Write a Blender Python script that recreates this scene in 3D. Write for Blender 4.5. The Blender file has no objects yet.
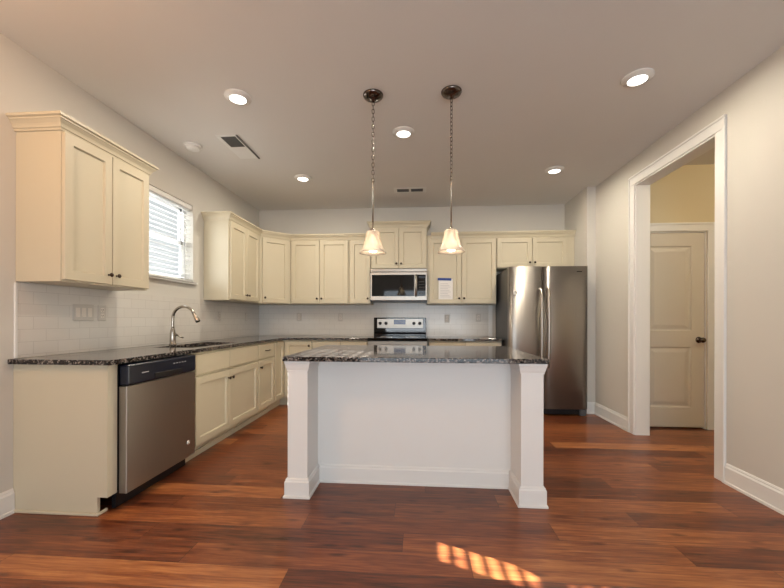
import bpy, bmesh, math, random
from mathutils import Vector, Matrix
random.seed(7)
sc = bpy.context.scene
C = sc.collection
PI = math.pi

# ------------------------------------------------------------------ camera
cam_d = bpy.data.cameras.new('camera'); cam = bpy.data.objects.new('camera', cam_d); C.objects.link(cam)
cam_d.sensor_width = 36; cam_d.sensor_fit = 'HORIZONTAL'; cam_d.lens = 363.0 / 784 * 36
cam_d.shift_x = 0.43 / 784; cam_d.shift_y = 26.0 / 784; cam_d.clip_start = .02
cam.matrix_world = Matrix.Translation((0, 0, 1.1244)) @ Matrix.Rotation(.0739, 4, 'Z') @ Matrix.Rotation(PI/2, 4, 'X') @ Matrix.Rotation(.0023, 4, 'Z')
sc.camera = cam

# ------------------------------------------------------------------ world, sun, large lights, exposure
sc.view_settings.view_transform = 'Standard'; sc.view_settings.look = 'None'
sc.view_settings.gamma = 1; sc.view_settings.use_curve_mapping = False
sc.view_settings.exposure = -0.25
w = bpy.data.worlds.new('sky'); sc.world = w; w.use_nodes = True
wn = w.node_tree; bgn = wn.nodes['Background']
bgn.inputs[0].default_value = (.96, .98, 1, 1); bgn.inputs[1].default_value = .95

def light(name, kind, loc, power, col, rot=(0, 0, 0), **kw):
    d = bpy.data.lights.new(name, kind); d.energy = power; d.color = col
    for k, v in kw.items(): setattr(d, k, v)
    o = bpy.data.objects.new(name, d); o.location = loc; o.rotation_euler = rot; C.objects.link(o); return o

SUN = Vector((1, -.43, -.625))
sun = light('sun', 'SUN', (-6, 6, 6), 66.0, (1, .95, .90), angle=math.radians(.35))
sun.rotation_euler = SUN.to_track_quat('-Z', 'Y').to_euler()
REAR = -3.2
# daylight through assumed, unseen glass doors in the room behind the camera: sky, plus an added lamp tilted up to brighten the ceiling
light('assumed_glass_door_daylight', 'AREA', (.3, REAR + .05, 1.15), 70, (.78, .89, 1), (PI/2, 0, 0), shape='RECTANGLE', size=3.0, size_y=2.0)
light('ceiling_uplight_fill', 'AREA', (.3, REAR + .06, .9), 75, (.92, .97, 1), (PI/2 + .75, 0, 0), shape='RECTANGLE', size=3.0, size_y=1.4)

side_fill = light('cabinet_side_fill', 'AREA', (-3.15, 2.15, 2.0), 45, (.92, .96, 1), shape='RECTANGLE', size=1.2, size_y=1.2)  # unseen lamp added outside the window to brighten the cabinet side
side_fill.rotation_euler = (Vector((-2.2, 3.8, 1.8)) - side_fill.location).to_track_quat('-Z', 'Y').to_euler()

# ------------------------------------------------------------------ materials
def sRGB(r, g, b):
    f = lambda c: (c/255/12.92) if c/255 <= .04045 else ((c/255 + .055)/1.055)**2.4
    return (f(r), f(g), f(b), 1)
def mat(name, col, rough=.5, metal=0, spec=.5, bump=None, var=0, vscale=3, emit=None, estr=0, coat=0, stretch=None):
    m = bpy.data.materials.new(name); m.use_nodes = True
    n = m.node_tree; b = n.nodes['Principled BSDF']
    b.inputs['Base Color'].default_value = col; b.inputs['Roughness'].default_value = rough
    b.inputs['Metallic'].default_value = metal; b.inputs['Specular IOR Level'].default_value = spec
    b.inputs['Coat Weight'].default_value = coat
    if emit: b.inputs['Emission Color'].default_value = emit; b.inputs['Emission Strength'].default_value = estr
    tc = n.nodes.new('ShaderNodeTexCoord'); mp = n.nodes.new('ShaderNodeMapping')
    n.links.new(tc.outputs['Object'], mp.inputs[0])
    if stretch: mp.inputs['Scale'].default_value = stretch
    no = n.nodes.new('ShaderNodeTexNoise'); no.inputs['Scale'].default_value = vscale; no.inputs['Detail'].default_value = 3
    n.links.new(mp.outputs[0], no.inputs['Vector'])
    if var:
        mx = n.nodes.new('ShaderNodeMix'); mx.data_type = 'RGBA'
        mx.inputs['A'].default_value = tuple(c*(1-var) for c in col[:3]) + (1,)
        mx.inputs['B'].default_value = tuple(min(1, c*(1+var)) for c in col[:3]) + (1,)
        n.links.new(no.outputs['Fac'], mx.inputs['Factor']); n.links.new(mx.outputs['Result'], b.inputs['Base Color'])
    if bump:
        n2 = n.nodes.new('ShaderNodeTexNoise'); n2.inputs['Scale'].default_value = bump[0]; n2.inputs['Detail'].default_value = 2
        n.links.new(mp.outputs[0], n2.inputs['Vector'])
        bm_ = n.nodes.new('ShaderNodeBump'); bm_.inputs['Strength'].default_value = bump[1]; bm_.inputs['Distance'].default_value = .002
        n.links.new(n2.outputs['Fac'], bm_.inputs['Height']); n.links.new(bm_.outputs[0], b.inputs['Normal'])
    return m

M = {}
M['wall'] = mat('wall_paint', sRGB(211, 207, 199), .85, bump=(220, .12), var=.015)
M['ceiling'] = mat('ceiling_paint', sRGB(222, 219, 215), .9, bump=(160, .15), var=.015)
M['hallwall'] = mat('hall_paint', sRGB(225, 211, 178), .85, bump=(220, .12), var=.015)
M['trim'] = mat('white_trim_paint', sRGB(232, 231, 228), .4, var=.01)
M['cream'] = mat('cream_cabinet_paint', sRGB(201, 191, 167), .42, var=.02, vscale=5)
M['door'] = mat('interior_door_paint', sRGB(214, 207, 194), .45, var=.01)
M['bronze'] = mat('dark_bronze', sRGB(70, 58, 50), .3, 1, var=.1, vscale=40)
M['nickel'] = mat('brushed_nickel', sRGB(176, 168, 158), .25, 1, var=.05, vscale=60)
M['darknickel'] = mat('dark_nickel', sRGB(96, 87, 82), .18, 1, var=.08, vscale=30)
M['steel'] = mat('brushed_steel', sRGB(166, 161, 155), .40, 1, var=.05, vscale=6, bump=(.22, .9), stretch=(40, 40, .6))
M['steelh'] = mat('brushed_steel_trim', sRGB(176, 171, 164), .38, 1, var=.04, vscale=20)
M['dwsteel'] = mat('dishwasher_steel', sRGB(168, 164, 160), .42, 1, var=.05, vscale=6, bump=(40, .10), stretch=(40, 40, .6))
M['sinksteel'] = mat('sink_steel', sRGB(110, 106, 102), .35, 1, var=.06, vscale=20)
M['black'] = mat('black_plastic', sRGB(20, 20, 23), .35, var=.05)
M['navy'] = mat('black_control_panel', sRGB(16, 22, 38), .28, var=.05)
for k_ in ('steel', 'dwsteel'):
    n_ = M[k_].node_tree; b_ = n_.nodes['Principled BSDF']; c_ = n_.nodes.new('ShaderNodeCombineXYZ'); c_.inputs[2].default_value = 1
    b_.inputs['Anisotropic'].default_value = .8; n_.links.new(c_.outputs[0], b_.inputs['Tangent'])
M['blackglass'] = mat('black_glass', sRGB(8, 8, 10), .04, var=.02)
M['fridgeside'] = mat('grey_appliance_side', sRGB(84, 84, 86), .45, var=.04, bump=(300, .1))
M['display'] = mat('blue_display', sRGB(18, 24, 70), .15, var=.05, emit=(.05, .08, .35, 1), estr=.06)
M['plate'] = mat('white_plastic_plate', sRGB(196, 189, 181), .35, var=.01)
M['rocker'] = mat('white_plastic_rocker', sRGB(224, 215, 205), .35, var=.01)
M['slot'] = mat('outlet_slot', sRGB(40, 36, 34), .5, var=.05)
M['paper'] = mat('paper', sRGB(228, 226, 224), .8, var=.01)
M['ink'] = mat('grey_print', sRGB(190, 190, 195), .8, var=.03)
M['tape'] = mat('blue_tape', sRGB(28, 62, 140), .6, var=.05)
M['grille'] = mat('vent_dark', sRGB(92, 92, 88), .6, var=.1)
M['lens'] = mat('light_lens', (1, .97, .9, 1), .5, emit=(1, .95, .86, 1), estr=6, var=.001)
M['bulb'] = mat('bulb_glow', (1, .95, .85, 1), .5, emit=(1, .86, .62, 1), estr=13, var=.001)
M['slat'] = mat('white_blind', sRGB(238, 238, 236), .5, var=.01)
M['vinyl'] = mat('white_vinyl', sRGB(236, 237, 238), .4, var=.01)
M['badge'] = mat('grey_badge', sRGB(215, 213, 210), .35, .2, var=.05)

def glass_mat():
    m = bpy.data.materials.new('window_glass'); m.use_nodes = True; n = m.node_tree
    n.nodes.remove(n.nodes['Principled BSDF']); out = n.nodes['Material Output']
    t = n.nodes.new('ShaderNodeBsdfTransparent'); t.inputs[0].default_value = (.95, .97, .97, 1)
    g = n.nodes.new('ShaderNodeBsdfGlossy'); g.inputs['Roughness'].default_value = .02
    mx = n.nodes.new('ShaderNodeMixShader'); mx.inputs[0].default_value = .06
    n.links.new(t.outputs[0], mx.inputs[1]); n.links.new(g.outputs[0], mx.inputs[2]); n.links.new(mx.outputs[0], out.inputs[0])
    return m
M['glass'] = glass_mat()

def shade_mat():
    m = bpy.data.materials.new('frosted_glass_shade'); m.use_nodes = True; n = m.node_tree
    b = n.nodes['Principled BSDF']; out = n.nodes['Material Output']
    b.inputs['Base Color'].default_value = sRGB(222, 211, 200); b.inputs['Roughness'].default_value = .25
    t = n.nodes.new('ShaderNodeBsdfTranslucent'); t.inputs[0].default_value = sRGB(240, 226, 205)
    no = n.nodes.new('ShaderNodeTexNoise'); no.inputs['Scale'].default_value = 18
    tc = n.nodes.new('ShaderNodeTexCoord'); n.links.new(tc.outputs['Object'], no.inputs['Vector'])
    mr = n.nodes.new('ShaderNodeMapRange'); mr.inputs['To Min'].default_value = .08; mr.inputs['To Max'].default_value = .12
    n.links.new(no.outputs['Fac'], mr.inputs['Value'])
    mx = n.nodes.new('ShaderNodeMixShader')
    n.links.new(mr.outputs[0], mx.inputs[0]); n.links.new(b.outputs[0], mx.inputs[1]); n.links.new(t.outputs[0], mx.inputs[2]); tr = n.nodes.new('ShaderNodeBsdfTransparent'); tr.inputs[0].default_value = (1, .96, .9, 1)
    m2 = n.nodes.new('ShaderNodeMixShader'); m2.inputs[0].default_value = .22
    n.links.new(mx.outputs[0], m2.inputs[1]); n.links.new(tr.outputs[0], m2.inputs[2]); n.links.new(m2.outputs[0], out.inputs[0])
    return m
M['shade'] = shade_mat()

def ramp(n, stops):
    r = n.nodes.new('ShaderNodeValToRGB'); e = r.color_ramp.elements
    while len(e) < len(stops): e.new(.5)
    for el, (p, c) in zip(e, stops): el.position = p; el.color = c
    return r

def floor_mat():
    m = bpy.data.materials.new('hardwood_planks'); m.use_nodes = True; n = m.node_tree; L = n.links
    b = n.nodes['Principled BSDF']; tc = n.nodes.new('ShaderNodeTexCoord')
    PW, PL = .155, 1.35
    sep = n.nodes.new('ShaderNodeSeparateXYZ'); L.new(tc.outputs['Object'], sep.inputs[0])
    def math_(op, a, bb=None, **k):
        x = n.nodes.new('ShaderNodeMath'); x.operation = op
        for i, v in enumerate((a, bb)):
            if v is None: continue
            if isinstance(v, (int, float)): x.inputs[i].default_value = v
            else: L.new(v, x.inputs[i])
        return x.outputs[0]
    row = math_('DIVIDE', math_('ADD', sep.outputs[1], 40.092), PW)
    ri = math_('FLOOR', row); rf = math_('FRACT', row)
    wn1 = n.nodes.new('ShaderNodeTexWhiteNoise'); wn1.noise_dimensions = '1D'; L.new(ri, wn1.inputs['W'])
    col = math_('ADD', math_('DIVIDE', math_('ADD', sep.outputs[0], 40), PL), math_('MULTIPLY', wn1.outputs['Value'], 5))
    ci = math_('FLOOR', col); cf = math_('FRACT', col)
    cmb = n.nodes.new('ShaderNodeCombineXYZ'); L.new(ri, cmb.inputs[0]); L.new(ci, cmb.inputs[1])
    wn2 = n.nodes.new('ShaderNodeTexWhiteNoise'); wn2.noise_dimensions = '2D'; L.new(cmb.outputs[0], wn2.inputs['Vector'])
    # grain coordinates shift from plank to plank
    off = n.nodes.new('ShaderNodeVectorMath'); off.operation = 'SCALE'; L.new(wn2.outputs['Color'], off.inputs[0]); off.inputs['Scale'].default_value = 30
    add = n.nodes.new('ShaderNodeVectorMath'); add.operation = 'ADD'; L.new(tc.outputs['Object'], add.inputs[0]); L.new(off.outputs[0], add.inputs[1])
    mp = n.nodes.new('ShaderNodeMapping'); mp.inputs['Scale'].default_value = (1.2, 15, 1); L.new(add.outputs[0], mp.inputs[0])
    g1 = n.nodes.new('ShaderNodeTexNoise'); g1.inputs['Scale'].default_value = 2.2; g1.inputs['Detail'].default_value = 7; g1.inputs['Roughness'].default_value = .62; g1.inputs['Distortion'].default_value = .8
    L.new(mp.outputs[0], g1.inputs['Vector'])
    mp2 = n.nodes.new('ShaderNodeMapping'); mp2.inputs['Scale'].default_value = (2.2, 7, 1); L.new(add.outputs[0], mp2.inputs[0])
    kn = n.nodes.new('ShaderNodeTexVoronoi'); kn.voronoi_dimensions = '2D'; kn.inputs['Scale'].default_value = .9; L.new(mp2.outputs[0], kn.inputs['Vector'])
    knr = ramp(n, [(0, (.22, .18, .18, 1)), (.045, (.5, .45, .45, 1)), (.11, (1, 1, 1, 1))]); L.new(kn.outputs['Distance'], knr.inputs[0])
    r1 = ramp(n, [(.27, sRGB(58, 28, 17)), (.42, sRGB(108, 56, 32)), (.54, sRGB(140, 80, 45)), (.72, sRGB(184, 122, 72))])
    mp3 = n.nodes.new('ShaderNodeMapping'); mp3.inputs['Scale'].default_value = (3, 55, 1); L.new(add.outputs[0], mp3.inputs[0])
    g2 = n.nodes.new('ShaderNodeTexNoise'); g2.inputs['Scale'].default_value = 2; g2.inputs['Detail'].default_value = 4; g2.inputs['Distortion'].default_value = .6; L.new(mp3.outputs[0], g2.inputs['Vector'])
    gg = math_('ADD', math_('MULTIPLY', g1.outputs['Fac'], .62), math_('MULTIPLY', g2.outputs['Fac'], .38))
    fac = math_('ADD', math_('MULTIPLY', gg, .85), math_('MULTIPLY', math_('SUBTRACT', wn2.outputs['Value'], .28), .26))
    L.new(fac, r1.inputs[0])
    mul = n.nodes.new('ShaderNodeMix'); mul.data_type = 'RGBA'; mul.blend_type = 'MULTIPLY'; mul.inputs['Factor'].default_value = .8
    L.new(r1.outputs[0], mul.inputs['A']); L.new(knr.outputs[0], mul.inputs['B'])
    # joints
    e1 = math_('LESS_THAN', math_('MINIMUM', rf, math_('SUBTRACT', 1, rf)), .008)
    e2 = math_('LESS_THAN', math_('MINIMUM', cf, math_('SUBTRACT', 1, cf)), .0011)
    ed = math_('MAXIMUM', e1, e2)
    mj = n.nodes.new('ShaderNodeMix'); mj.data_type = 'RGBA'; mj.inputs['B'].default_value = sRGB(52, 26, 18)
    L.new(math_('MULTIPLY', ed, .75), mj.inputs['Factor']); L.new(mul.outputs['Result'], mj.inputs['A'])
    L.new(mj.outputs['Result'], b.inputs['Base Color'])
    rr = n.nodes.new('ShaderNodeMapRange'); rr.inputs['To Min'].default_value = .22; rr.inputs['To Max'].default_value = .42
    L.new(g1.outputs['Fac'], rr.inputs['Value']); L.new(rr.outputs[0], b.inputs['Roughness'])
    bu = n.nodes.new('ShaderNodeBump'); bu.inputs['Strength'].default_value = .25; bu.inputs['Distance'].default_value = .002
    L.new(math_('SUBTRACT', math_('MULTIPLY', g1.outputs['Fac'], .4), ed), bu.inputs['Height']); L.new(bu.outputs[0], b.inputs['Normal'])
    return m
M['floor'] = floor_mat()

def granite_mat():
    m = bpy.data.materials.new('dark_speckled_granite'); m.use_nodes = True; n = m.node_tree; L = n.links
    b = n.nodes['Principled BSDF']; tc = n.nodes.new('ShaderNodeTexCoord')
    v = n.nodes.new('ShaderNodeTexVoronoi'); v.inputs['Scale'].default_value = 95; L.new(tc.outputs['Object'], v.inputs['Vector'])
    no = n.nodes.new('ShaderNodeTexNoise'); no.inputs['Scale'].default_value = 60; no.inputs['Detail'].default_value = 3; L.new(tc.outputs['Object'], no.inputs['Vector'])
    sp = n.nodes.new('ShaderNodeSeparateColor'); L.new(v.outputs['Color'], sp.inputs[0])
    ad = n.nodes.new('ShaderNodeMath'); ad.operation = 'MULTIPLY'; L.new(sp.outputs[0], ad.inputs[0]); L.new(no.outputs['Fac'], ad.inputs[1])
    r = ramp(n, [(.10, sRGB(20, 19, 20)), (.22, sRGB(46, 42, 41)), (.34, sRGB(82, 75, 70)), (.45, sRGB(150, 141, 134)), (.58, sRGB(70, 63, 58))]); L.new(ad.outputs[0], r.inputs[0])
    L.new(r.outputs[0], b.inputs['Base Color']); b.inputs['Roughness'].default_value = .07; b.inputs['Specular IOR Level'].default_value = .4
    return m
M['granite'] = granite_mat()

def tile_mat(name, u):     # u: 0 = tiles run along X, 1 = along Y
    m = bpy.data.materials.new(name); m.use_nodes = True; n = m.node_tree; L = n.links
    b = n.nodes['Principled BSDF']; tc = n.nodes.new('ShaderNodeTexCoord')
    sep = n.nodes.new('ShaderNodeSeparateXYZ'); L.new(tc.outputs['Object'], sep.inputs[0])
    cb = n.nodes.new('ShaderNodeCombineXYZ'); L.new(sep.outputs[u], cb.inputs[0]); L.new(sep.outputs[2], cb.inputs[1])
    br = n.nodes.new('ShaderNodeTexBrick'); br.inputs['Scale'].default_value = 1; br.inputs['Brick Width'].default_value = .152; br.inputs['Row Height'].default_value = .076
    br.inputs['Mortar Size'].default_value = .0015; br.inputs['Mortar Smooth'].default_value = .3; br.offset = .5
    br.inputs['Color1'].default_value = sRGB(218, 213, 206); br.inputs['Color2'].default_value = sRGB(215, 210, 203); br.inputs['Mortar'].default_value = sRGB(196, 190, 183)
    L.new(cb.outputs[0], br.inputs['Vector']); L.new(br.outputs['Color'], b.inputs['Base Color'])
    b.inputs['Roughness'].default_value = .16
    bu = n.nodes.new('ShaderNodeBump'); bu.inputs['Strength'].default_value = .2; bu.inputs['Distance'].default_value = .001; bu.invert = True
    L.new(br.outputs['Fac'], bu.inputs['Height']); L.new(bu.outputs[0], b.inputs['Normal'])
    return m
M['tileY'] = tile_mat('subway_tile_side', 1); M['tileX'] = tile_mat('subway_tile_back', 0)

# ------------------------------------------------------------------ mesh helpers
def NB(): return bmesh.new()
def box(bm, x0, x1, y0, y1, z0, z1, bev=0, seg=1):
    vs = [bm.verts.new(p) for p in ((x0,y0,z0),(x1,y0,z0),(x1,y1,z0),(x0,y1,z0),(x0,y0,z1),(x1,y0,z1),(x1,y1,z1),(x0,y1,z1))]
    fs = [bm.faces.new([vs[i] for i in f]) for f in ((0,3,2,1),(4,5,6,7),(0,1,5,4),(1,2,6,5),(2,3,7,6),(3,0,4,7))]
    if bev:
        es = list({e for f in fs for e in f.edges})
        bmesh.ops.bevel(bm, geom=es, offset=bev, segments=seg, profile=.5, affect='EDGES')
    return bm
def poly(bm, pts): return bm.faces.new([bm.verts.new(p) for p in pts])
def prism(bm, pts, z0, z1):     # plan polygon, counter-clockwise
    lo = [bm.verts.new((x, y, z0)) for x, y in pts]; hi = [bm.verts.new((x, y, z1)) for x, y in pts]
    bm.faces.new(lo[::-1]); bm.faces.new(hi); n = len(pts)
    for i in range(n): bm.faces.new((lo[i], lo[(i+1)%n], hi[(i+1)%n], hi[i]))
    return bm
def lathe(bm, prof, seg=24, mtx=None, cap=True):
    mtx = mtx or Matrix(); rings = []
    for r, z in prof:
        if r < 1e-6: rings.append([bm.verts.new(mtx @ Vector((0, 0, z)))])
        else: rings.append([bm.verts.new(mtx @ Vector((r*math.cos(2*PI*i/seg), r*math.sin(2*PI*i/seg), z))) for i in range(seg)])
    for a, b in zip(rings, rings[1:]):
        for i in range(seg):
            j = (i+1) % seg
            if len(a) == 1 and len(b) == 1: continue
            if len(a) == 1: f = (a[0], b[j], b[i])
            elif len(b) == 1: f = (a[i], a[j], b[0])
            else: f = (a[i], a[j], b[j], b[i])
            bm.faces.new(f).smooth = True
    if cap:
        for ring in (rings[0], rings[-1]):
            if len(ring) > 1: bm.faces.new(ring)
    bmesh.ops.recalc_face_normals(bm, faces=bm.faces)
    return bm
def tube(bm, pts, rad, seg=12, closed=False):
    pts = [Vector(p) for p in pts]; n = len(pts)
    rads = rad if isinstance(rad, (list, tuple)) else [rad]*n
    rings = []; up = None
    for i, p in enumerate(pts):
        if closed: t = (pts[(i+1)%n] - pts[i-1]).normalized()
        else: t = (pts[min(i+1, n-1)] - pts[max(i-1, 0)]).normalized()
        if up is None:
            up = t.cross(Vector((0, 0, 1)))
            if up.length < .01: up = t.cross(Vector((0, 1, 0)))
        up = (up - t*up.dot(t)).normalized(); s = t.cross(up)
        rings.append([bm.verts.new(p + (up*math.cos(2*PI*k/seg) + s*math.sin(2*PI*k/seg))*rads[i]) for k in range(seg)])
    m = n if closed else n-1
    for i in range(m):
        a, b = rings[i], rings[(i+1)%n]
        for k in range(seg):
            bm.faces.new((a[k], a[(k+1)%seg], b[(k+1)%seg], b[k])).smooth = True
    if not closed: bm.faces.new(rings[0][::-1]); bm.faces.new(rings[-1])
    bmesh.ops.recalc_face_normals(bm, faces=bm.faces)
    return bm
def sweep(bm, prof, path, side=1):
    """profile (outward offset, z) along a plan path with mitred corners; outward = right of travel * side"""
    n = len(path); P = [Vector(p) for p in path]; rows = []
    for i in range(n):
        ds = []
        if i > 0: ds.append((P[i]-P[i-1]).normalized())
        if i < n-1: ds.append((P[i+1]-P[i]).normalized())
        ns = [Vector((d.y, -d.x))*side for d in ds]
        if len(ns) == 1: mv = ns[0]
        else: mv = (ns[0]+ns[1]); mv = mv / mv.dot(ns[0])
        rows.append([bm.verts.new((P[i].x+mv.x*o, P[i].y+mv.y*o, z)) for o, z in prof])
    k = len(prof)
    for a, b in zip(rows, rows[1:]):
        for j in range(k): bm.faces.new((a[j], a[(j+1)%k], b[(j+1)%k], b[j]))
    bm.faces.new(rows[0]); bm.faces.new(rows[-1][::-1])
    bmesh.ops.recalc_face_normals(bm, faces=bm.faces)
    return bm
def slab_door(bm, x0, x1, z0, z1, y=0, t=.02, rail=.055, rec=.013, sl=.006):
    """shaker door facing -y: frame, sloped inner edge, recessed panel"""
    c = .0025
    def ring(ins, yy): return [bm.verts.new(p) for p in ((x0+ins, yy, z0+ins), (x1-ins, yy, z0+ins), (x1-ins, yy, z1-ins), (x0+ins, yy, z1-ins))]
    R = [ring(0, y+t), ring(0, y+c), ring(c, y), ring(rail, y), ring(rail+sl*.4, y+rec*.5), ring(rail+sl*.6, y+rec*.5), ring(rail+sl, y+rec)]
    bm.faces.new(R[0][::-1])
    for a, b in zip(R, R[1:]):
        for i in range(4): bm.faces.new((a[i], a[(i+1)%4], b[(i+1)%4], b[i]))
    bm.faces.new(R[-1])
    bmesh.ops.recalc_face_normals(bm, faces=bm.faces)
    return bm

def link(name, bm, m, parent=None, label=None, stuff=False):
    me = bpy.data.meshes.new(name); bm.normal_update(); bm.to_mesh(me); bm.free()
    me.materials.append(m)
    o = bpy.data.objects.new(name, me); C.objects.link(o)
    if parent is not None: o.parent = parent
    if label: o['label'] = label
    if stuff: o['kind'] = 'stuff'
    return o
def thing(name, label, cat, loc=(0, 0, 0), rz=0, group=None):
    o = bpy.data.objects.new(name, None); C.objects.link(o); o.empty_display_size = .1
    o.location = loc; o.rotation_euler = (0, 0, rz); o['label'] = label; o['category'] = cat
    if group: o['group'] = group
    return o
def tag(o, label, cat, group=None):
    o['label'] = label; o['category'] = cat
    if group: o['group'] = group
    return o
def struct(name, bm, m, parent=None):
    o = link(name, bm, m, parent)
    if parent is None: o['kind'] = 'structure'
    return o
def srcempty(name, loc=(0, 0, 0)):
    o = bpy.data.objects.new(name, None); C.objects.link(o); o.location = loc; o['kind'] = 'structure'; return o
def dup(root, loc, rz, label, group=None):
    r = root.copy(); C.objects.link(r); r.location = loc; r.rotation_euler = (0, 0, rz); r['label'] = label
    if group: r['group'] = group
    for ch in list(root.children):
        c = ch.copy(); C.objects.link(c); c.parent = r
        for g in list(ch.children):
            d = g.copy(); C.objects.link(d); d.parent = c
    return r

# ------------------------------------------------------------------ room shell
CH, XL, XR, XA, YB, YS = 2.74, -2.355, 2.13, 2.027, 5.215, 4.547
WT = .13                                            # wall thickness
WY0, WY1, WZ0, WZ1 = 2.74, 3.637, 1.50, 2.315         # kitchen window opening
OY0, OY1, OZ = 2.767, 3.742, 2.465                   # cased opening
HX, HY0, HY1 = 4.3, .9, 3.985                        # hall
struct('floor', box(NB(), XL-.2, HX+.13, REAR-.2, YB+.2, -.1, 0), M['floor'])
struct('ceiling', box(NB(), XL-.2, HX+.13, REAR-.2, YB+.2, CH, CH+.12), M['ceiling'])
bm = NB(); x0, x1 = XL-WT, XL
box(bm, x0, x1, REAR, WY0, 0, CH); box(bm, x0, x1, WY1, YB+WT, 0, CH); box(bm, x0, x1, WY0, WY1, 0, WZ0); box(bm, x0, x1, WY0, WY1, WZ1, CH)
struct('wall_left', bm, M['wall'])
struct('wall_back', box(NB(), XL, XR+WT, YB, YB+WT, 0, CH), M['wall'])
struct('wall_alcove', box(NB(), XA, XR+WT, YS, YB, 0, CH), M['wall'])
bm = NB()
box(bm, XR, XR+WT, REAR, OY0, 0, CH); box(bm, XR, XR+WT, OY1, YS, 0, CH); box(bm, XR, XR+WT, OY0, OY1, OZ, CH)
struct('wall_right', bm, M['wall'])
bm = NB()                                            # wall behind the camera with an assumed wide glass door opening
box(bm, XL, -1.25, REAR-WT, REAR, 0, CH); box(bm, 1.85, XR+WT, REAR-WT, REAR, 0, CH); box(bm, -1.25, 1.85, REAR-WT, REAR, 2.2, CH)
struct('wall_rear', bm, M['wall'])
gd = srcempty('window_2', (0, REAR-.06, 0))  # assumed glass doors, out of view, added to let daylight in
bm = NB()
for a, b in ((-1.25, -1.19), (.27, .33), (1.79, 1.85)): box(bm, a, b, -.03, .03, 0, 2.2)
for a, b in ((0, .08), (2.12, 2.2)): box(bm, -1.25, 1.85, -.03, .03, a, b)
struct('window_frame', bm, M['vinyl'], gd)
struct('window_pane', box(NB(), -1.2, 1.8, -.004, .004, .07, 2.13), M['glass'], gd)
# hall beyond the opening
bm = NB(); hdx0, hdx1, hdz = 2.262, 2.972, 2.052
box(bm, hdx1, HX, HY1, HY1+WT, 0, CH); box(bm, XR+WT, hdx1, HY1, HY1+WT, hdz, CH); box(bm, XR+WT, hdx1, HY1+.06, HY1+WT, 0, hdz)  # last box: backing added behind the door to block light leaking under it
struct('wall_hall_back', bm, M['hallwall'])
struct('wall_hall_side', box(NB(), HX, HX+WT, HY0, HY1+WT, 0, CH), M['hallwall'])
struct('wall_hall_front', box(NB(), XR+WT, HX, HY0-WT, HY0, 0, CH), M['hallwall'])

# window in the left wall: frame, two sashes, panes, sill
wd = srcempty('window_1', (XL-WT, 0, 0))
bm = NB()                                            # local x = distance into the room from the outer wall face
box(bm, .0, .045, WY0, WY0+.035, WZ0, WZ1); box(bm, .0, .045, WY1-.035, WY1, WZ0, WZ1); box(bm, .0, .045, WY0, WY1, WZ0, WZ0+.035); box(bm, .0, .045, WY0, WY1, WZ1-.035, WZ1)
struct('window_frame', bm, M['vinyl'], wd)
mid = (WZ0+WZ1)/2
for k, (a, b, xo) in enumerate(((WZ0+.03, mid+.02, .022), (mid-.02, WZ1-.03, .006))):
    bm = NB(); ya, yb = WY0+.03, WY1-.03
    box(bm, xo, xo+.02, ya, ya+.035, a, b); box(bm, xo, xo+.02, yb-.035, yb, a, b); box(bm, xo, xo+.02, ya, yb, a, a+.04); box(bm, xo, xo+.02, ya, yb, b-.04, b)
    s = struct('window_sash', bm, M['vinyl'], wd)
    struct('window_pane', box(NB(), xo+.007, xo+.012, ya+.03, yb-.03, a+.035, b-.035), M['glass'], s)
bm = NB(); box(bm, .045, WT+.035, WY0+.001, WY1-.001, WZ0, WZ0+.012); box(bm, WT+.001, WT+.035, WY0-.04, WY1+.04, WZ0-.012, WZ0+.012, .004)
struct('window_sill', bm, M['trim'], wd)

# cased opening in the right wall
bm = NB()
for a, b in ((OY0-.09, OY0), (OY1, OY1+.09)):
    box(bm, XR-.015, XR, a, b, 0, OZ, .003)
box(bm, XR-.015, XR, OY0-.09, OY1+.09, OZ, OZ+.09, .003)
j = .012
box(bm, XR-.004, XR+WT, OY0-.001, OY0+j, 0, OZ); box(bm, XR-.004, XR+WT, OY1-j, OY1+.001, 0, OZ); box(bm, XR-.004, XR+WT, OY0, OY1, OZ-j, OZ)
for a, b in ((OY0-.092, OY0-.072), (OY1+.072, OY1+.092)): box(bm, XR-.022, XR-.013, a, b, 0, OZ+.072, .003)
box(bm, XR-.022, XR-.013, OY0-.092, OY1+.092, OZ+.072, OZ+.092, .003)
struct('trim_1', bm, M['trim'])
# door casing in the hall
bm = NB()
box(bm, hdx1, hdx1+.085, HY1-.016, HY1-.0005, 0, hdz, .003); box(bm, XR+WT+.002, hdx1+.085, HY1-.016, HY1-.0005, hdz, hdz+.085, .003)
box(bm, hdx1+.065, hdx1+.087, HY1-.024, HY1-.015, 0, hdz+.065, .003); box(bm, XR+WT+.002, hdx1+.087, HY1-.024, HY1-.015, hdz+.065, hdz+.087, .003)
box(bm, hdx1-.012, hdx1-.0005, HY1+.001, HY1+.059, 0, hdz-.012); box(bm, XR+WT+.002, hdx1-.0005, HY1+.001, HY1+.059, hdz-.012, hdz-.0005)
struct('trim_2', bm, M['trim'])
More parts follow.
